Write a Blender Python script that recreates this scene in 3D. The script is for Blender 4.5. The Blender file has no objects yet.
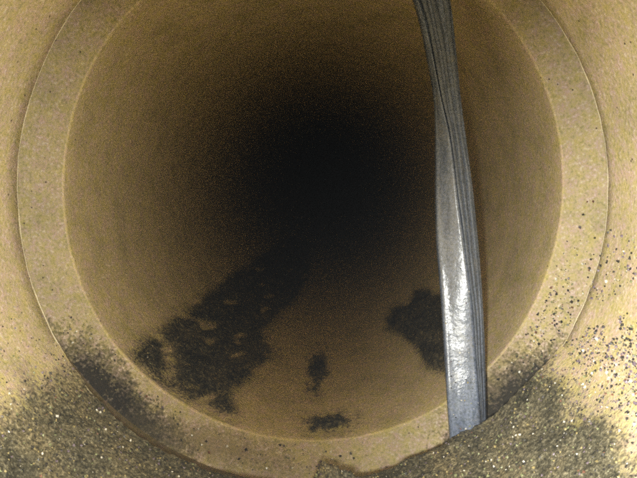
# Inside a concrete sewer pipe: an opened joint with its rubber gasket hanging out.
# Units are metres. The pipes run along +Y, Z is up, the pipe axis is X = Z = 0.
import bpy, math, random
import numpy as np
from mathutils import Vector, noise

random.seed(7)
rng = np.random.default_rng(7)
scene = bpy.context.scene
COL = scene.collection

# ------------------------------------------------------------------ camera
cam_data = bpy.data.cameras.new('camera')
cam = bpy.data.objects.new('camera', cam_data)
COL.objects.link(cam)
cam_data.sensor_width = 36.0
cam_data.lens = 36.0 * 550 / 637
cam_data.clip_start = 0.005
cam_data.clip_end = 100
cam.location = (0.0187, 0.0, 0.0205)
cam.rotation_euler = (math.pi / 2 - 0.1059, 0, 0.0188)
scene.camera = cam

# ------------------------------------------------------------------ world: underground, no daylight gets in
world = bpy.data.worlds.new('World')
scene.world = world
world.use_nodes = True
bg = world.node_tree.nodes['Background']
bg.inputs['Color'].default_value = (0, 0, 0, 1)
bg.inputs['Strength'].default_value = 0.05

# ------------------------------------------------------------------ the headlamps of the pipe inspection crawler
def headlamp(loc, aim, power, colour, radius):
    d = bpy.data.lights.new('headlamp', 'SPOT')
    d.energy = power
    d.color = colour
    d.shadow_soft_size = radius
    d.spot_size = math.radians(115)
    d.spot_blend = 1.0
    o = bpy.data.objects.new('headlamp', d)
    COL.objects.link(o)
    o.location = loc
    o.rotation_euler = (Vector(aim) - Vector(loc)).to_track_quat('-Z', 'Y').to_euler()
    return o

WHITE = (1.0, 0.985, 0.89)
headlamp((-0.008, -0.02, 0.004), (0.50, 0.26, -0.21), 39.0, WHITE, 0.007)     # four lamps round the lens, each turned outwards
headlamp((0.036, -0.02, 0.008), (-0.48, 0.21, -0.13), 22.5, WHITE, 0.007)
headlamp((0.0187, -0.02, 0.002), (0.02, 0.13, -0.48), 14.0, WHITE, 0.007)
headlamp((0.0187, -0.02, 0.036), (0.06, 0.13, 0.48), 4.6, WHITE, 0.007)

vs = scene.view_settings
vs.view_transform = 'Standard'
vs.look = 'None'
vs.exposure = 0.0
vs.gamma = 1.0
scene.cycles.max_bounces = 4
scene.cycles.volume_bounces = 0
scene.cycles.filter_width = 2.0
scene.cycles.use_denoising = False

# ------------------------------------------------------------------ materials
def new_mat(name):
    m = bpy.data.materials.new(name)
    m.use_nodes = True
    nt = m.node_tree
    return m, nt, nt.nodes['Principled BSDF']

def N(nt, kind, **kw):
    n = nt.nodes.new(kind)
    for k, v in kw.items():
        if hasattr(n, k) and k not in n.inputs:
            setattr(n, k, v)
        else:
            n.inputs[k].default_value = v
    return n

def noise_node(nt, co, scale, detail=2.0, rough=0.55, dist=0.0):
    n = N(nt, 'ShaderNodeTexNoise')
    n.inputs['Scale'].default_value = scale
    n.inputs['Detail'].default_value = detail
    n.inputs['Roughness'].default_value = rough
    n.inputs['Distortion'].default_value = dist
    nt.links.new(co, n.inputs['Vector'])
    return n

def ramp(nt, fac, stops):
    r = nt.nodes.new('ShaderNodeValToRGB')
    el = r.color_ramp.elements
    while len(el) < len(stops):
        el.new(0.5)
    for e, (p, c) in zip(el, stops):
        e.position = p
        e.color = (*c, 1) if len(c) == 3 else c
    nt.links.new(fac, r.inputs['Fac'])
    return r

def mix(nt, fac, a, b, blend='MIX'):
    m = nt.nodes.new('ShaderNodeMix')
    m.data_type = 'RGBA'
    m.blend_type = blend
    for key, val in ((0, fac), (6, a), (7, b)):
        if hasattr(val, 'links') or hasattr(val, 'is_linked'):
            nt.links.new(val, m.inputs[key])
        elif isinstance(val, (int, float)):
            m.inputs[key].default_value = val
        else:
            m.inputs[key].default_value = (*val, 1)
    return m.outputs[2]

def concrete_colour(nt, co, tint, fine=340.0):
    """Damp, sandy cement: fine coloured sand, soft blotches, scattered dark grains."""
    sand = noise_node(nt, co, fine, 1.0, 0.7)
    sandc = ramp(nt, sand.outputs['Fac'], [(0.28, (0.33, 0.30, 0.18)), (0.43, (0.45, 0.40, 0.235)),
                                           (0.52, (0.48, 0.405, 0.27)), (0.60, (0.475, 0.395, 0.32)), (0.72, (0.60, 0.55, 0.44))])
    chroma = noise_node(nt, co, 95.0, 1.0, 0.6)
    chc = ramp(nt, chroma.outputs['Fac'], [(0.32, (1.0, 1.01, 0.78)), (0.5, (1, 1, 1)), (0.68, (1.01, 0.94, 1.13))])
    blot = noise_node(nt, co, 24.0, 3.0, 0.6)
    blotc = ramp(nt, blot.outputs['Fac'], [(0.30, (0.82, 0.83, 0.78)), (0.50, (0.98, 0.97, 0.95)), (0.72, (1.06, 1.03, 1.02))])
    c = mix(nt, 1.0, sandc.outputs[0], blotc.outputs[0], 'MULTIPLY')
    c = mix(nt, 1.0, c, chc.outputs[0], 'MULTIPLY')
    c = mix(nt, 1.0, c, tint, 'MULTIPLY')
    vor = nt.nodes.new('ShaderNodeTexVoronoi')
    vor.inputs['Scale'].default_value = 125.0
    nt.links.new(co, vor.inputs['Vector'])
    pin = ramp(nt, vor.outputs['Distance'], [(0.085, (1, 1, 1)), (0.14, (0, 0, 0))])
    sel = nt.nodes.new('ShaderNodeSeparateColor')
    nt.links.new(vor.outputs['Color'], sel.inputs[0])
    gt = N(nt, 'ShaderNodeMath', operation='GREATER_THAN')
    gt.inputs[1].default_value = 0.80
    nt.links.new(sel.outputs[0], gt.inputs[0])
    mu = N(nt, 'ShaderNodeMath', operation='MULTIPLY')
    nt.links.new(pin.outputs[0], mu.inputs[0])
    nt.links.new(gt.outputs[0], mu.inputs[1])
    return mix(nt, mu.outputs[0], c, (0.10, 0.075, 0.05)), sand, blot

def concrete(name, tint=(1, 1, 1), stains=()):
    """stains are silt marks with a centre and a size."""
    m, nt, p = new_mat(name)
    co = nt.nodes.new('ShaderNodeTexCoord').outputs['Object']
    c, sand, blot = concrete_colour(nt, co, tint)
    # silt marks
    if stains:
        w0 = noise_node(nt, co, 60.0, 3.0, 0.7)
        w1 = N(nt, 'ShaderNodeMath', operation='MULTIPLY_ADD')
        nt.links.new(sand.outputs['Fac'], w1.inputs[0])
        w1.inputs[1].default_value = 0.9
        nt.links.new(w0.outputs['Fac'], w1.inputs[2])
        wob = N(nt, 'ShaderNodeMath', operation='SUBTRACT')
        nt.links.new(w1.outputs[0], wob.inputs[0])
        wob.inputs[1].default_value = 0.45
    for (ctr, size, strength, colour) in stains:
        mp = nt.nodes.new('ShaderNodeMapping')
        mp.vector_type = 'TEXTURE'
        mp.inputs['Location'].default_value = ctr[:3]
        mp.inputs['Rotation'].default_value = (0, math.radians(ctr[3]), 0)
        mp.inputs['Scale'].default_value = size
        nt.links.new(co, mp.inputs['Vector'])
        ln = N(nt, 'ShaderNodeVectorMath', operation='LENGTH')
        nt.links.new(mp.outputs[0], ln.inputs[0])
        ad = N(nt, 'ShaderNodeMath', operation='MULTIPLY_ADD')
        nt.links.new(wob.outputs[0], ad.inputs[0])
        ad.inputs[1].default_value = 1.1
        nt.links.new(ln.outputs['Value'], ad.inputs[2])
        rr = ramp(nt, ad.outputs[0], [(0.72, (strength,) * 3), (1.0, (strength * 0.45,) * 3), (1.0, (0, 0, 0))])
        rr.color_ramp.elements[0].position = 0.55
        rr.color_ramp.elements[1].position = 0.85
        sc = N(nt, 'ShaderNodeMath', operation='MULTIPLY')
        sc.inputs[1].default_value = 0.62
        nt.links.new(ad.outputs[0], sc.inputs[0])
        nt.links.new(sc.outputs[0], rr.inputs['Fac'])
        c = mix(nt, rr.outputs[0], c, colour)
    nt.links.new(c, p.inputs['Base Color'])
    rgh = ramp(nt, blot.outputs['Fac'], [(0.3, (0.55,) * 3), (0.7, (0.8,) * 3)])
    nt.links.new(rgh.outputs[0], p.inputs['Roughness'])
    p.inputs['Specular IOR Level'].default_value = 0.3
    b1 = nt.nodes.new('ShaderNodeBump')
    b1.inputs['Strength'].default_value = 0.35
    b1.inputs['Distance'].default_value = 0.0012
    nt.links.new(sand.outputs['Fac'], b1.inputs['Height'])
    nt.links.new(b1.outputs[0], p.inputs['Normal'])
    return m

def mud(name, stops, scale, tint, wet=0.5, bump=0.5):
    """Silt lying on concrete: the point attribute 'cover' says how thickly, thin margins break up into specks on the wall."""
    m, nt, p = new_mat(name)
    co = nt.nodes.new('ShaderNodeTexCoord').outputs['Object']
    wall, sand, blot = concrete_colour(nt, co, tint)
    a = noise_node(nt, co, scale, 2.0, 0.75)
    r = ramp(nt, a.outputs['Fac'], stops)
    r2 = ramp(nt, blot.outputs['Fac'], [(0.33, (0.5, 0.52, 0.53)), (0.5, (0.95, 0.95, 0.93)), (0.68, (1.4, 1.3, 1.1))])
    c = mix(nt, 1.0, r.outputs[0], r2.outputs[0], 'MULTIPLY')
    at = N(nt, 'ShaderNodeAttribute', attribute_name='cover')
    e = N(nt, 'ShaderNodeMath', operation='MULTIPLY_ADD')
    e.inputs[1].default_value = 0.9
    nt.links.new(sand.outputs['Fac'], e.inputs[0])
    nt.links.new(at.outputs['Fac'], e.inputs[2])
    fac = ramp(nt, e.outputs[0], [(0.50, (0, 0, 0)), (1.05, (1, 1, 1))])
    fac.color_ramp.interpolation = 'EASE'
    c = mix(nt, fac.outputs[0], wall, c)
    nt.links.new(c, p.inputs['Base Color'])
    rr = ramp(nt, blot.outputs['Fac'], [(0.35, (wet,) * 3), (0.65, (min(1, wet + 0.3),) * 3)])
    nt.links.new(rr.outputs[0], p.inputs['Roughness'])
    p.inputs['Specular IOR Level'].default_value = 0.3
    bp = nt.nodes.new('ShaderNodeBump')
    bp.inputs['Strength'].default_value = bump
    bp.inputs['Distance'].default_value = 0.0015
    nt.links.new(a.outputs['Fac'], bp.inputs['Height'])
    nt.links.new(bp.outputs[0], p.inputs['Normal'])
    return m

def plain(name, colour, rough=0.6, scale=600.0):
    m, nt, p = new_mat(name)
    co = nt.nodes.new('ShaderNodeTexCoord').outputs['Object']
    a = noise_node(nt, co, scale, 2.0)
    r = ramp(nt, a.outputs['Fac'], [(0.3, tuple(c * 0.75 for c in colour)), (0.7, tuple(min(1, c * 1.2) for c in colour))])
    nt.links.new(r.outputs[0], p.inputs['Base Color'])
    p.inputs['Roughness'].default_value = rough
    return m

def rubber(name, lo, hi, rough):
    """Grey rubber, wet, smeared with cement dust and flecked with grit."""
    m, nt, p = new_mat(name)
    co = nt.nodes.new('ShaderNodeTexCoord').outputs['Object']
    mp = nt.nodes.new('ShaderNodeMapping')
    mp.inputs['Scale'].default_value = (1, 1, 0.18)
    nt.links.new(co, mp.inputs['Vector'])
    a = noise_node(nt, mp.outputs[0], 190.0, 4.0, 0.65)
    r = ramp(nt, a.outputs['Fac'], [(0.32, lo), (0.68, hi)])
    f = noise_node(nt, co, 480.0, 1.0, 0.6)
    fr = ramp(nt, f.outputs['Fac'], [(0.36, (0.72, 0.74, 0.70)), (0.5, (1, 1, 1)), (0.66, (1.22, 1.2, 1.24))])
    c = mix(nt, 1.0, r.outputs[0], fr.outputs[0], 'MULTIPLY')
    d = noise_node(nt, co, 55.0, 4.0, 0.7, 0.6)
    dm = ramp(nt, d.outputs['Fac'], [(0.54, (0, 0, 0)), (0.70, (0.28, 0.28, 0.28))])
    c = mix(nt, dm.outputs[0], c, (0.23, 0.21, 0.165))
    nt.links.new(c, p.inputs['Base Color'])
    rr = ramp(nt, d.outputs['Fac'], [(0.35, (rough - 0.04,) * 3), (0.68, (rough + 0.12,) * 3)])
    nt.links.new(rr.outputs[0], p.inputs['Roughness'])
    p.inputs['Specular IOR Level'].default_value = 0.8
    bp = nt.nodes.new('ShaderNodeBump')
    bp.inputs['Strength'].default_value = 0.35
    bp.inputs['Distance'].default_value = 0.001
    g = noise_node(nt, co, 300.0, 3.0, 0.6)
    nt.links.new(g.outputs['Fac'], bp.inputs['Height'])
    nt.links.new(bp.outputs[0], p.inputs['Normal'])
    return m

SILT_DARK = (0.052, 0.045, 0.032)
SILT_TAN = (0.21, 0.16, 0.085)
T_NEAR = (1.02, 0.985, 0.91)
T_FAR = (1.02, 0.97, 0.83)
M_NEAR = concrete('concrete_near', T_NEAR)
M_FAR = concrete('concrete_far', T_FAR)
M_FACE = concrete('concrete_face', (1.0, 0.96, 0.86), stains=[
    ((-0.105, 0.549, -0.254, 14), (0.090, 0.06, 0.022), 0.7, SILT_TAN),
    ((-0.180, 0.549, -0.230, 34), (0.070, 0.06, 0.026), 0.9, (0.07, 0.06, 0.04)),
    ((-0.222, 0.549, -0.192, 46), (0.078, 0.06, 0.040), 0.98, (0.026, 0.023, 0.019)),
    ((0.185, 0.549, -0.195, -42), (0.070, 0.06, 0.050), 0.65, SILT_TAN),
    ((0.210, 0.549, -0.203, -42), (0.095, 0.06, 0.038), 0.98, (0.026, 0.023, 0.017)),
])
M_SOCKET_SHADE = concrete('concrete_socket_shade', (0.34, 0.31, 0.26))  # tint darkened: the shade of the joint gap is put into the socket colour
M_MORTAR = plain('mortar', (0.46, 0.41, 0.29), 0.8)
M_SILT = mud('sandy_silt', [(0.30, (0.022, 0.021, 0.017)), (0.45, (0.078, 0.07, 0.043)), (0.55, (0.118, 0.106, 0.07)), (0.70, (0.27, 0.245, 0.17))], 330.0, T_NEAR, 0.5, 0.7)
M_SLUDGE = mud('black_sludge', [(0.30, (0.014, 0.014, 0.012)), (0.47, (0.040, 0.037, 0.028)), (0.57, (0.075, 0.068, 0.045)), (0.70, (0.19, 0.165, 0.105))], 230.0, T_FAR, 0.3, 0.9)
M_RUBBER = rubber('grey_rubber', (0.078, 0.098, 0.15), (0.155, 0.185, 0.255), 0.25)
M_RIB = rubber('ribbed_rubber', (0.055, 0.068, 0.10), (0.105, 0.125, 0.165), 0.55)
M_GRAINS = [plain('grain_dark', (0.03, 0.027, 0.025), 0.45), plain('grain_ochre', (0.30, 0.245, 0.11), 0.6),
            plain('grain_quartz', (0.66, 0.64, 0.58), 0.3), plain('grain_mauve', (0.15, 0.115, 0.15), 0.5),
            plain('grain_olive', (0.20, 0.215, 0.11), 0.5), plain('grain_rust', (0.16, 0.075, 0.045), 0.6)]

# ------------------------------------------------------------------ object helpers
def tag(o, label=None, cat=None, group=None, kind=None):
    for k, v in (('label', label), ('category', cat), ('group', group), ('kind', kind)):
        if v:
            o[k] = v
    return o

def mesh_obj(name, verts, faces, mats, parent=None, smooth=True, mat_idx=None):
    me = bpy.data.meshes.new(name)
    me.from_pydata([tuple(map(float, v)) for v in verts], [], faces)
    for m in (mats if isinstance(mats, list) else [mats]):
        me.materials.append(m)
    if mat_idx is not None:
        me.polygons.foreach_set('material_index', np.asarray(mat_idx, dtype=np.int32))
    me.polygons.foreach_set('use_smooth', [smooth] * len(me.polygons))
    me.update()
    o = bpy.data.objects.new(name, me)
    COL.objects.link(o)
    if parent:
        o.parent = parent
    return o

def thing(name, label, cat, group=None):
    o = bpy.data.objects.new(name, None)
    o.empty_display_size = 0.05
    COL.objects.link(o)
    return tag(o, label, cat, group)

def revolve(profile, n=192):
    """profile(theta) -> list of (radius, y); returns verts and quads swept round the pipe axis."""
    V, F = [], []
    k = None
    for i in range(n):
        th = 2 * math.pi * i / n
        pr = profile(th)
        k = len(pr)
        V += [(r * math.cos(th), y, r * math.sin(th)) for r, y in pr]
    for i in range(n):
        j = (i + 1) % n
        for q in range(k - 1):
            F.append((i * k + q, i * k + q + 1, j * k + q + 1, j * k + q))
    return V, F

def lut(table):
    """smooth periodic lookup: degrees -> value"""
    a = np.array([t[0] for t in table], float)
    b = np.array([t[1] for t in table], float)
    g = np.arange(0, 360, 2.0)
    v = np.interp(g, a, b, period=360)
    ker = np.exp(-(np.arange(-8, 9) / 3.5) ** 2)
    ker /= ker.sum()
    v = np.convolve(np.concatenate([v[-8:], v, v[:8]]), ker, 'valid')
    return lambda th: float(np.interp(math.degrees(th) % 360, g, v, period=360))

R = 0.25                    # bore of the pipes
Y_RIM = 0.4657              # end of the near pipe
Y_FACE = 0.549              # shoulder of the next pipe
R_SOCKET = 0.2985
# the near rim is cut a little unevenly, the next pipe is a little out of round
rim_dev = lut([(0, 1.5), (20, 2), (60, 0), (120, -1), (145, -1.5), (152, -4.5), (165, -3.5), (180, -5), (195, -3), (208, -1.3), (217, 2),
               (224, 5), (230, 6), (237, 7), (245, 6.5), (262, 3), (284, -2), (297, -7), (300, -7.5), (307, -4), (314, -0.8),
               (321, 2.5), (330, 1.6), (338, -1), (345, 1)])
bore_dev = lut([(0, -1), (20, 2), (46, 7), (75, 5), (120, 3), (142, 2.3), (165, -1.5), (180, -2.6), (220, 0.5), (240, -1), (270, -0.5), (300, 0), (330, -1.5), (345, -2.5)])

def y_rim(th):
    c, s = math.cos(th), math.sin(th)
    return Y_RIM * (1 - rim_dev(th) / 295.0) + 0.0007 * noise.fractal(Vector((c * 14, s * 14, 0)), 0.8, 2.1, 3) - 0.003 * max(0, noise.noise(Vector((c * 10, s * 10, 7))) - 0.42)

def bore(th):
    return R * (1 + bore_dev(th) / 252.0)

def rough(x, y, z, s, octaves=3):
    return noise.fractal(Vector((x * s, y * s, z * s)), 0.8, 2.1, octaves)

# ------------------------------------------------------------------ pipes
near_pipe = thing('concrete_pipe', 'beige concrete sewer pipe with silted bottom ending at the open joint', 'pipe', 'pipe lengths of the sewer')

def near_profile(th):
    ye = y_rim(th)
    c, s = math.cos(th), math.sin(th)
    chip = 0.0018 * abs(rough(c, s, 0.3, 9.0, 4)) + 0.0006
    pr = [(R_SOCKET - 0.012, -1.6), (R, -1.6)]
    ys = [-1.2, -0.8, -0.5, -0.3, -0.15, 0.0, 0.1, 0.2, 0.28, 0.34, 0.38, 0.41, 0.435, 0.452]
    pr += [(R + 0.0004 * rough(c, y * 4, s, 6), y) for y in ys]
    pr += [(R, ye - chip), (R + chip, ye), (R_SOCKET - 0.012, ye), (R_SOCKET - 0.012, ye - 0.2)]
    return pr
V, F = revolve(near_profile, 540)
mesh_obj('barrel', V, F, M_NEAR, near_pipe)

# thin ridge of hardened mortar along the near rim, its height changes from place to place
def bead_profile(th):
    ye = y_rim(th) - 0.0012
    c, s = math.cos(th), math.sin(th)
    d = math.degrees(th) % 360
    h = 0.0002 + 0.0006 * max(0, rough(c, s, 2.0, 7.0, 3))
    h += 0.0010 * max(0, 1 - abs(d - 224) / 34) + 0.0007 * max(0, 1 - abs(d - 300) / 22)
    w = 0.0009 + 0.0006 * abs(rough(c, s, 5.0, 7.0, 3))
    return [(R + 0.001, ye - w * 1.2), (R - h * 0.55, ye - w), (R - h, ye - w * 0.5), (R - h * 0.5, ye), (R + 0.001, ye + 0.0002)]
V, F = revolve(bead_profile, 540)
mesh_obj('mortar_ridge', V, F, M_MORTAR, near_pipe)

far_pipe = thing('concrete_pipe', 'concrete pipe beyond the open joint with sludge along both flanks', 'pipe', 'pipe lengths of the sewer')
def far_profile(th):
    b = bore(th)
    c, s = math.cos(th), math.sin(th)
    pr = [(b + 0.0016, Y_FACE + 0.0002), (b + 0.0004, Y_FACE + 0.0010), (b, Y_FACE + 0.0028)]
    for y in (0.57, 0.60, 0.65, 0.72, 0.8, 0.9, 1.05, 1.25, 1.5, 1.9, 2.4, 3.03):
        t = min(1, (y - Y_FACE) / 1.2)
        pr.append((b * (1 - t) + R * t + 0.00012 * rough(c, y * 4, s, 6), y))
    return pr
V, F = revolve(far_profile, 288)
mesh_obj('barrel', V, F, M_FAR, far_pipe)
def face_profile(th):
    b = bore(th)
    c, s = math.cos(th), math.sin(th)
    return [(b + 0.0016 + (R_SOCKET - b - 0.0016) * t, Y_FACE + 0.0002 + 0.0005 * rough(c * (1 + t * .2), s * (1 + t * .2), 1.0, 14) * (t > 0))
            for t in (0, 0.15, 0.3, 0.45, 0.6, 0.75, 0.9, 1.0)]
V, F = revolve(face_profile, 360)
face = mesh_obj('socket_shoulder', V, F, M_FACE, far_pipe)
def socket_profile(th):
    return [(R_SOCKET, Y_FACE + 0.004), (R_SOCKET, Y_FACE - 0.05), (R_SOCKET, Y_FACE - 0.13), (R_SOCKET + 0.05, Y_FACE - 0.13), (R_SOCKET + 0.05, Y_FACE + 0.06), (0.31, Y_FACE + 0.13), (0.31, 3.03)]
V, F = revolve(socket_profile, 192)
mesh_obj('socket', V, F, M_SOCKET_SHADE, far_pipe)

for y0, y1, label in ((3.034, 5.5, 'dark concrete pipe length joined on behind the sludge-flanked one'),
                      (5.504, 8.0, 'farthest concrete pipe length lost in the darkness')):
    t = thing('concrete_pipe', label, 'pipe', 'pipe lengths of the sewer')
    V, F = revolve(lambda th: [(R + 0.004, y0), (R, y0 + 0.004), (R, (y0 + y1) / 2), (R, y1), (0.31, y1), (0.31, y0), (R + 0.004, y0)], 128)
    mesh_obj('barrel', V, F, M_FAR, t, smooth=False)

# ------------------------------------------------------------------ deposits on the pipe walls
def wall_layer(name, th0, th1, ya, yb, nt_, ny, shape, mat, end=None, bore_at=None):
    """A layer lying on the bore. shape(deg, y, x, z) gives its cover (0 to 1) and its depth; it only exists where it covers anything."""
    V = np.zeros((nt_ * ny, 3))
    T = np.zeros(nt_ * ny)
    for i in range(nt_):
        th = math.radians(th0 + (th1 - th0) * i / (nt_ - 1))
        c, s = math.cos(th), math.sin(th)
        ye = end(th) if end else yb
        for j in range(ny):
            y = ya * (ye / ya) ** (j / (ny - 1)) if ya > 0 else ya + (ye - ya) * j / (ny - 1)
            cov, t = shape(math.degrees(th), y, R * c, R * s)
            r = (bore_at(th, y) if bore_at else R) - max(t, 0.0) - 0.0006
            V[i * ny + j] = (r * c, y, r * s)
            T[i * ny + j] = cov
    F = []
    for i in range(nt_ - 1):
        for j in range(ny - 1):
            q = (i * ny + j, (i + 1) * ny + j, (i + 1) * ny + j + 1, i * ny + j + 1)
            if max(T[k] for k in q) > 0:
                F.append(q)
    used = sorted({k for f in F for k in f})
    idx = {k: n for n, k in enumerate(used)}
    o = mesh_obj(name, V[used], [tuple(idx[k] for k in f) for f in F], mat)
    at = o.data.attributes.new('cover', 'FLOAT', 'POINT')
    at.data.foreach_set('value', T[used].astype(np.float32))
    return o

def far_bore(th, y):
    t = min(1, (y - Y_FACE) / 1.2)
    return bore(th) * (1 - t) + R * t + 0.00012 * rough(math.cos(th), y * 4, math.sin(th), 6)

def near_shape(d, y, x, z):
    edge = min(d - 213.5, 326.0 - d)                      # degrees inside the old water line
    e = edge / 7.0 + 0.45 * rough(x, y, z, 30, 3) + 0.25 * rough(x, y, z, 120, 2)
    cov = min(1, max(0, e * 0.42 + 0.25))
    t = cov * (0.0020 + 0.0022 * rough(x, y, z, 24, 2) + 0.0012 * rough(x, y, z, 60, 4) + 0.0012 * rough(x, y, z, 230, 2))
    t += 0.005 * math.exp(-((d - 321) / 7) ** 2 - ((y - 0.458) / 0.03) ** 2)       # bank piled against the rim
    t += 0.0045 * math.exp(-((d - 303) / 4) ** 2 - ((y - 0.466) / 0.012) ** 2)     # grit gathered at the foot of the gasket
    return cov, max(t, 0)
def near_thick(d, y, x, z):
    return near_shape(d, y, x, z)[1]
silt = wall_layer('silt', 203, 337, -0.5, 0.46, 420, 330, near_shape, M_SILT, end=lambda th: y_rim(th) - 0.0008)
tag(silt, 'brown gritty silt coating the bottom of the near pipe up to the waterline', 'silt', kind='stuff')

def poly_dist(pts):
    P = np.array(pts, float)
    Q = np.roll(P, -1, 0)
    def f(a, b):
        p = np.array((a, b))
        e = Q - P
        w = p - P
        t = np.clip((w * e).sum(1) / (e * e).sum(1), 0, 1)
        dd = np.sqrt(((w - e * t[:, None]) ** 2).sum(1)).min()
        cr = ((P[:, 1] <= b) != (Q[:, 1] <= b))
        xi = P[:, 0] + (b - P[:, 1]) / np.where(np.abs(e[:, 1]) < 1e-9, 1e-9, e[:, 1]) * e[:, 0]
        return dd if (cr & (a < xi)).sum() % 2 else -dd
    return f

# outlines on the unrolled bore: (arc length along the wall, distance along the pipe stretched by log)
def unroll(d, y):
    return math.radians(d) * R, 0.25 * math.log(y / 0.5)

left_poly = poly_dist([unroll(*q) for q in [(219.5, 0.551), (219.7, 0.629), (221, 0.745), (222, 0.922), (224, 1.2), (229, 1.7), (236, 2.3), (258, 2.3), (262, 1.6),
                                            (258, 1.211), (249, 0.90), (256, 0.80), (251.5, 0.708), (248, 0.632), (251, 0.575), (247, 0.551)]])
def left_shape(d, y, x, z):
    e = left_poly(*unroll(d, y)) + 0.005 * rough(*unroll(d, y), 1, 30, 3)
    ua, ub = unroll(d, y)
    patch = max(0, rough(ua + 0.5 * ub, ub * 2.2 - ua, 9, 22, 2) + 0.12 * (y < 0.8) - 0.05)
    cov = min(1, max(0, 0.25 + e / 0.036)) * (1 - 0.8 * min(1, patch * 1.5))
    return cov, max(0, cov * (0.0036 + 0.0042 * rough(*unroll(d, y), 5, 46, 4)) + 0.0016 * cov * rough(*unroll(d, y), 6, 190, 2))
o = wall_layer('sludge', 212, 268, Y_FACE + 0.003, 2.6, 190, 420, left_shape, M_SLUDGE, bore_at=far_bore)
tag(o, 'long patch of black sludge on the wall opposite the hanging gasket beyond the joint', 'sludge', kind='stuff')

right_poly = poly_dist([unroll(*q) for q in [(299, 0.93), (303, 0.98), (309, 0.93), (315, 0.97), (321, 0.86), (322.5, 0.80), (324.2, 0.762), (323.5, 0.66), (317.2, 0.622), (308, 0.590),
                                             (304.3, 0.645), (303.1, 0.78), (298.0, 0.867)]])
def right_shape(d, y, x, z):
    e = right_poly(*unroll(d, y)) + 0.006 * rough(*unroll(d, y), 3, 40, 2)
    cov = min(1, max(0, 0.36 + e / 0.024))
    return cov, max(0, cov * (0.006 + 0.003 * rough(*unroll(d, y), 7, 50, 4)) + 0.001 * cov * rough(*unroll(d, y), 8, 190, 2))
o = wall_layer('sludge', 290, 334, 0.56, 2.6, 150, 360, right_shape, M_SLUDGE, bore_at=far_bore)
tag(o, 'black sludge patch behind the hanging gasket low on the wall of the next pipe', 'sludge', kind='stuff')

def heap_shape(d, y, x, z):
    a = (d - 273.6) / (2.9 if d < 273.6 else 8.5)
    b = (y - 0.447) / 0.020
    e = 1 - math.hypot(a, b) + 0.30 * rough(x, y, z, 55, 3) + 0.10 * rough(x, y, z, 200, 2)
    return (1.0 if e > 0 else 0.0), 0.031 * max(0, e) ** 0.9
o = wall_layer('silt_clump', 268, 286, 0.41, 0.47, 90, 90, heap_shape, M_SILT, end=lambda th: y_rim(th) + 0.002)
tag(o, 'pointed brown silt heap on the lowest part of the near rim', 'silt clump', 'clumps of caked silt')

def clump(d, y, wd, wy, h, label, seed):
    """A lump of caked sludge on the floor of the next pipe, wd degrees by wy metres, h high."""
    def shape(dd, yy, x, z):
        e = 1 - math.hypot((dd - d) / wd, (yy - y) / wy) + 0.5 * rough(unroll(dd, yy)[0] + seed, unroll(dd, yy)[1], 0, 95, 3)
        cov = min(1, max(0, 0.2 + e * 0.75))
        return cov, h * max(0, min(1, e)) * (1 + 0.5 * rough(x, yy, z, 150, 2))
    o = wall_layer('silt_clump', d - wd * 2, d + wd * 2, max(Y_FACE + 0.003, y - wy * 2), y + wy * 2, 60, 90, shape, M_SLUDGE, bore_at=far_bore)
    tag(o, label, 'silt clump', 'clumps of caked silt')
clump(270.9, 0.765, 3.2, 0.095, 0.004, 'narrow dark silt clump stretched along the floor of the next pipe', 3.1)
clump(274.2, 0.589, 6.5, 0.026, 0.006, 'flat dark silt clump just inside the mouth of the next pipe', 8.3)

# ------------------------------------------------------------------ loose grit
def grit(name, pts, nrm, sizes, weights, label):
    V, F, MI = [], [], []
    octa = np.array([(1, 0, 0), (-1, 0, 0), (0, 1, 0), (0, -1, 0), (0, 0, 1), (0, 0, -1)], float)
    tri = [(0, 2, 4), (2, 1, 4), (1, 3, 4), (3, 0, 4), (2, 0, 5), (1, 2, 5), (3, 1, 5), (0, 3, 5)]
    w = np.array(weights, float)
    mats = rng.choice(len(w), size=len(pts), p=w / w.sum())
    for k, (p, n, s) in enumerate(zip(pts, nrm, sizes)):
        q, _ = np.linalg.qr(rng.normal(size=(3, 3)))
        v = (octa * rng.uniform(0.65, 1.25, (6, 1))) @ q.T * s * 0.5
        b = len(V)
        V += list(v + p + n * s * 0.12)
        F += [tuple(i + b for i in t) for t in tri]
        MI += [int(mats[k])] * 8
    o = mesh_obj(name, V, F, M_GRAINS, smooth=False, mat_idx=MI)
    return tag(o, label, 'grit', kind='stuff')

def wall_pts(n, fn_d, fn_y, thick=None, accept=None):
    P, Nn = [], []
    while len(P) < n:
        d, y = fn_d(), fn_y()
        th = math.radians(d)
        if y > y_rim(th) - 0.003:
            continue
        c, s = math.cos(th), math.sin(th)
        if accept and not accept(d, y, R * c, R * s):
            continue
        t = max(0, thick(d, y, R * c, R * s)) if thick else 0
        P.append(((R - t) * c, y, (R - t) * s))
        Nn.append((-c, 0, -s))
    return np.array(P), np.array(Nn)

n = 12000
P, Q = wall_pts(n, lambda: rng.uniform(210, 330), lambda: rng.uniform(0.26, 0.475), near_thick)
grit('grit', P, Q, 0.0008 + 0.0024 * rng.random(n) ** 3, (9, 4, 1.5, 3, 3.6, 0.6), 'sand grains strewn over the brown silt of the near pipe')

n = 4600
P, Q = wall_pts(n, lambda: 322 + abs(rng.normal(0, 15)), lambda: 0.475 - rng.random() ** 0.8 * 0.22,
                accept=lambda d, y, x, z: d < 356 and rough(x, y, z, 30, 2) > -0.25)
grit('grit', P, Q, 0.0008 + 0.0026 * rng.random(n) ** 3, (9, 1.2, 0.9, 5, 1.5, 0.3), 'splashed grit on the bare wall above the silt near the gasket')

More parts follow.
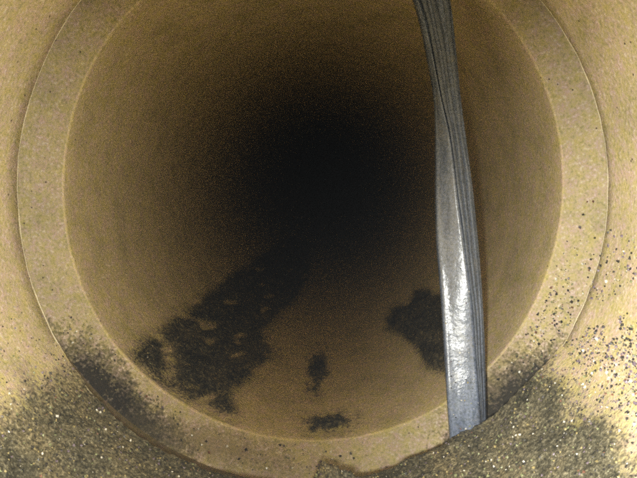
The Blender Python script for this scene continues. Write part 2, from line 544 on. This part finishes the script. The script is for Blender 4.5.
n = 700
P, Q = wall_pts(n, lambda: 216 - abs(rng.normal(0, 11)), lambda: rng.uniform(0.30, 0.47), accept=lambda d, y, x, z: d > 160)
grit('grit', P, Q, 0.0007 + 0.0014 * rng.random(n) ** 3, (4, 3, 1.2, 2, 3, 0.6), 'thin grit on the bare wall above the silt across from the gasket')

def face_pts(n, fn_d, fn_r):
    P, Nn = [], []
    for _ in range(n):
        th, r = math.radians(fn_d()), fn_r()
        P.append((r * math.cos(th), Y_FACE - 0.0002, r * math.sin(th)))
        Nn.append((0, -1, 0))
    return np.array(P), np.array(Nn)
n = 500
A = face_pts(320, lambda: rng.normal(335, 9), lambda: rng.uniform(0.256, 0.29))
B = face_pts(180, lambda: rng.uniform(205, 285), lambda: rng.uniform(0.256, 0.29))
grit('grit', np.concatenate([A[0], B[0]]), np.concatenate([A[1], B[1]]), 0.0011 + 0.0028 * rng.random(n) ** 2.5, (6, 2, 1.2, 2, 1.5, 1), 'dark grit stuck to the pale shoulder of the joint')

n = 700
P, Nn = [], []
while len(P) < n:
    d, y = rng.uniform(220, 258), 0.553 + rng.random() ** 2 * 0.5
    x, z = R * math.cos(math.radians(d)), R * math.sin(math.radians(d))
    cov, t = left_shape(d, y, x, z)
    if cov <= 0.5:
        continue
    th = math.radians(d)
    P.append(((R - t) * math.cos(th), y, (R - t) * math.sin(th)))
    Nn.append((-math.cos(th), 0, -math.sin(th)))
grit('grit', np.array(P), np.array(Nn), 0.0008 + 0.0016 * rng.random(n) ** 3, (5, 3, 0.8, 2, 3, 0.4), 'sand grains in the black sludge opposite the gasket')

# ------------------------------------------------------------------ the rubber gasket pulled out of the joint
# per station from the crown to the invert: left edge, ridge, right edge
ST = np.array([
    ((0.060, 0.530, 0.268), (0.062, 0.529, 0.268), (0.101, 0.530, 0.266)),
    ((0.0812, 0.534, 0.2276), (0.0829, 0.533, 0.2272), (0.1198, 0.534, 0.2273)),
    ((0.0985, 0.534, 0.1875), (0.1008, 0.531, 0.1866), (0.1305, 0.532, 0.1867)),
    ((0.1104, 0.533, 0.1421), (0.1128, 0.526, 0.1405), (0.137, 0.531, 0.1416)),
    ((0.1187, 0.532, 0.0961), (0.1221, 0.521, 0.0945), (0.1426, 0.53, 0.0957)),
    ((0.12, 0.531, 0.0681), (0.1285, 0.5175, 0.0669), (0.147, 0.5295, 0.0679)),
    ((0.1205, 0.53, 0.0399), (0.133, 0.514, 0.0393), (0.1515, 0.529, 0.0399)),
    ((0.1207, 0.5265, 0.0021), (0.138, 0.5115, 0.0026), (0.1569, 0.5275, 0.0021)),
    ((0.1218, 0.523, -0.0358), (0.1439, 0.509, -0.0343), (0.1615, 0.526, -0.0361)),
    ((0.1248, 0.5136, -0.0823), (0.1503, 0.5034, -0.0802), (0.1652, 0.5204, -0.0835)),
    ((0.1274, 0.5017, -0.1368), (0.1545, 0.4956, -0.1347), (0.1676, 0.5123, -0.1399)),
    ((0.129, 0.491, -0.1808), (0.1572, 0.487, -0.179), (0.1674, 0.503, -0.1855)),
    ((0.1319, 0.487, -0.2223), (0.1607, 0.485, -0.221), (0.1685, 0.499, -0.2279)),
    ((0.1344, 0.486, -0.2558), (0.1636, 0.485, -0.2549), (0.1709, 0.497, -0.2616)),
])
def smooth_stations(S, n):
    k = len(S)
    zz = -S[:, 1, 2]
    g = np.linspace(zz[0], zz[-1], n)
    out = np.zeros((n, 3, 3))
    dz = np.gradient(S.reshape(k, 9), zz, axis=0)
    for q, z in enumerate(g):
        i = min(max(np.searchsorted(zz, z) - 1, 0), k - 2)
        h = zz[i + 1] - zz[i]
        t = (z - zz[i]) / h
        a, b = S[i].reshape(9), S[i + 1].reshape(9)
        out[q] = ((2 * t**3 - 3 * t**2 + 1) * a + (t**3 - 2 * t**2 + t) * h * dz[i] + (-2 * t**3 + 3 * t**2) * b + (t**3 - t**2) * h * dz[i + 1]).reshape(3, 3)
    return out
NS = 200
SS = smooth_stations(ST, NS)

gasket = thing('rubber_gasket', 'grey rubber joint gasket hanging down across the pipe opening', 'gasket')
V, F = [], []
rings = []
for q in range(NS):
    L, G, Rr = SS[q]
    fa = G - L
    fb = Rr - G
    wob = 0.0006 * noise.noise(Vector((0, 0, q * 0.09))) + 0.0003 * noise.noise(Vector((3, 0, q * 0.31)))
    back = np.array((0, 0.012, 0))
    na = np.array((fa[1], -fa[0], 0)); na = na / (np.linalg.norm(na) + 1e-9)
    nb = np.array((fb[1], -fb[0], 0)); nb = nb / (np.linalg.norm(nb) + 1e-9)
    wA = np.linalg.norm(fa)
    bul = 0.05 * wA
    ring = [L + back * 0.25 + np.array((-0.0006, 0, 0)), L, L + fa * 0.06 + na * (bul * 0.5 + 0.0009 * min(1, wA / 0.02)), L + fa * 0.13 + na * bul * 0.5,
            L + fa * 0.35 + na * (bul + wob), L + fa * 0.65 + na * (bul + wob), L + fa * 0.88 + na * bul * 0.5, G - na * 0.0004,
            G + fb * 0.07 - nb * 0.0030, G + fb * 0.30 - nb * 0.0010, G + fb * 0.60 - nb * 0.0010, G + fb * 0.90 - nb * 0.0006, Rr,
            Rr + back * 0.5, Rr + back - fb * 0.2, (L + Rr) / 2 + back * 1.3, L + back + fa * 0.15]
    rings.append(ring)
k = len(rings[0])
for ring in rings:
    V += ring
for q in range(NS - 1):
    for j in range(k):
        F.append((q * k + j, q * k + (j + 1) % k, (q + 1) * k + (j + 1) % k, (q + 1) * k + j))
F.append(tuple(range(k - 1, -1, -1)))
F.append(tuple((NS - 1) * k + j for j in range(k)))
mesh_obj('body', V, F, M_RUBBER, gasket)

def strip(name, frac, width, height, q0, q1, mat):
    V, F = [], []
    m = 7
    for q in range(q0, q1):
        L, G, Rr = SS[q]
        fb = Rr - G
        w = np.linalg.norm(fb)
        nb = np.array((fb[1], -fb[0], 0)) / (w + 1e-9)
        u = fb / (w + 1e-9)
        ctr = G + fb * (frac + 0.07 * noise.noise(Vector((frac * 50, 0, q * 0.045)))) - nb * 0.0012
        ww = min(width, w * 0.2) * (1 + 0.35 * noise.noise(Vector((frac * 90, 5, q * 0.06))))
        for j in range(m):
            a = math.pi * j / (m - 1)
            V.append(ctr - u * math.cos(a) * ww * 0.5 + nb * (math.sin(a) * height * (0.45 + 0.55 * max(0, 1 - q / 130)) * (1 + 0.3 * noise.noise(Vector((frac * 70, 9, q * 0.08)))) * min(1, w / 0.02)))
    for q in range(q1 - q0 - 1):
        for j in range(m):
            F.append((q * m + j, q * m + (j + 1) % m, (q + 1) * m + (j + 1) % m, (q + 1) * m + j))
    return mesh_obj(name, V, F, mat, gasket)
for fr in (0.20, 0.50, 0.84):
    strip('rib', fr, 0.0058, 0.0028, 2, NS - 2, M_RIB)

# grit stuck to the wet lower end of the gasket
P, Nn = [], []
for _ in range(170):
    q = int(NS * (0.62 + 0.36 * rng.random() ** 0.7))
    L, G, Rr = SS[q]
    u = rng.uniform(0.05, 0.95)
    fa = G - L
    na = np.array((fa[1], -fa[0], 0)) / np.linalg.norm(fa)
    P.append(L + fa * u + na * np.linalg.norm(fa) * 0.05 * math.sin(math.pi * u))
    Nn.append(na)
grit('grit', np.array(P), np.array(Nn), 0.0007 + 0.0016 * rng.random(170) ** 3, (5, 2.5, 3, 1, 2, 0.3), 'sand grains stuck to the lower end of the rubber gasket')
hp, hn = [], []
while len(hp) < 260:
    d, y = rng.uniform(269, 284), rng.uniform(0.425, 0.468)
    th = math.radians(d)
    cov, t = heap_shape(d, y, R * math.cos(th), R * math.sin(th))
    if cov > 0:
        hp.append(((R - t - 0.0006) * math.cos(th), y, (R - t - 0.0006) * math.sin(th)))
        hn.append((-math.cos(th), 0, -math.sin(th)))
grit('grit', np.array(hp), np.array(hn), 0.0008 + 0.0022 * rng.random(260) ** 3, (6, 4, 1.2, 2, 3, 0.6), 'sand grains in the pointed silt heap at the lowest part of the rim')

# ------------------------------------------------------------------ haze volume added to lift the blacks inside the pipe
hx, y0, y1 = 0.6, -2.5, 9.0
V = [(x, y, z) for x in (-hx, hx) for y in (y0, y1) for z in (-hx, hx)]
F = [(0, 1, 3, 2), (4, 6, 7, 5), (0, 4, 5, 1), (2, 3, 7, 6), (0, 2, 6, 4), (1, 5, 7, 3)]
mh = bpy.data.materials.new('black_lift_haze')
mh.use_nodes = True
mh.node_tree.nodes.clear()
out = mh.node_tree.nodes.new('ShaderNodeOutputMaterial')
pv = mh.node_tree.nodes.new('ShaderNodeVolumePrincipled')
pv.inputs['Color'].default_value = (0.85, 0.9, 1.0, 1)
pv.inputs['Density'].default_value = 0.006
mh.node_tree.links.new(pv.outputs[0], out.inputs['Volume'])
tag(mesh_obj('haze', V, F, mh, smooth=False), 'thin added haze lifting the blacks inside the sewer pipe', 'haze', kind='stuff')
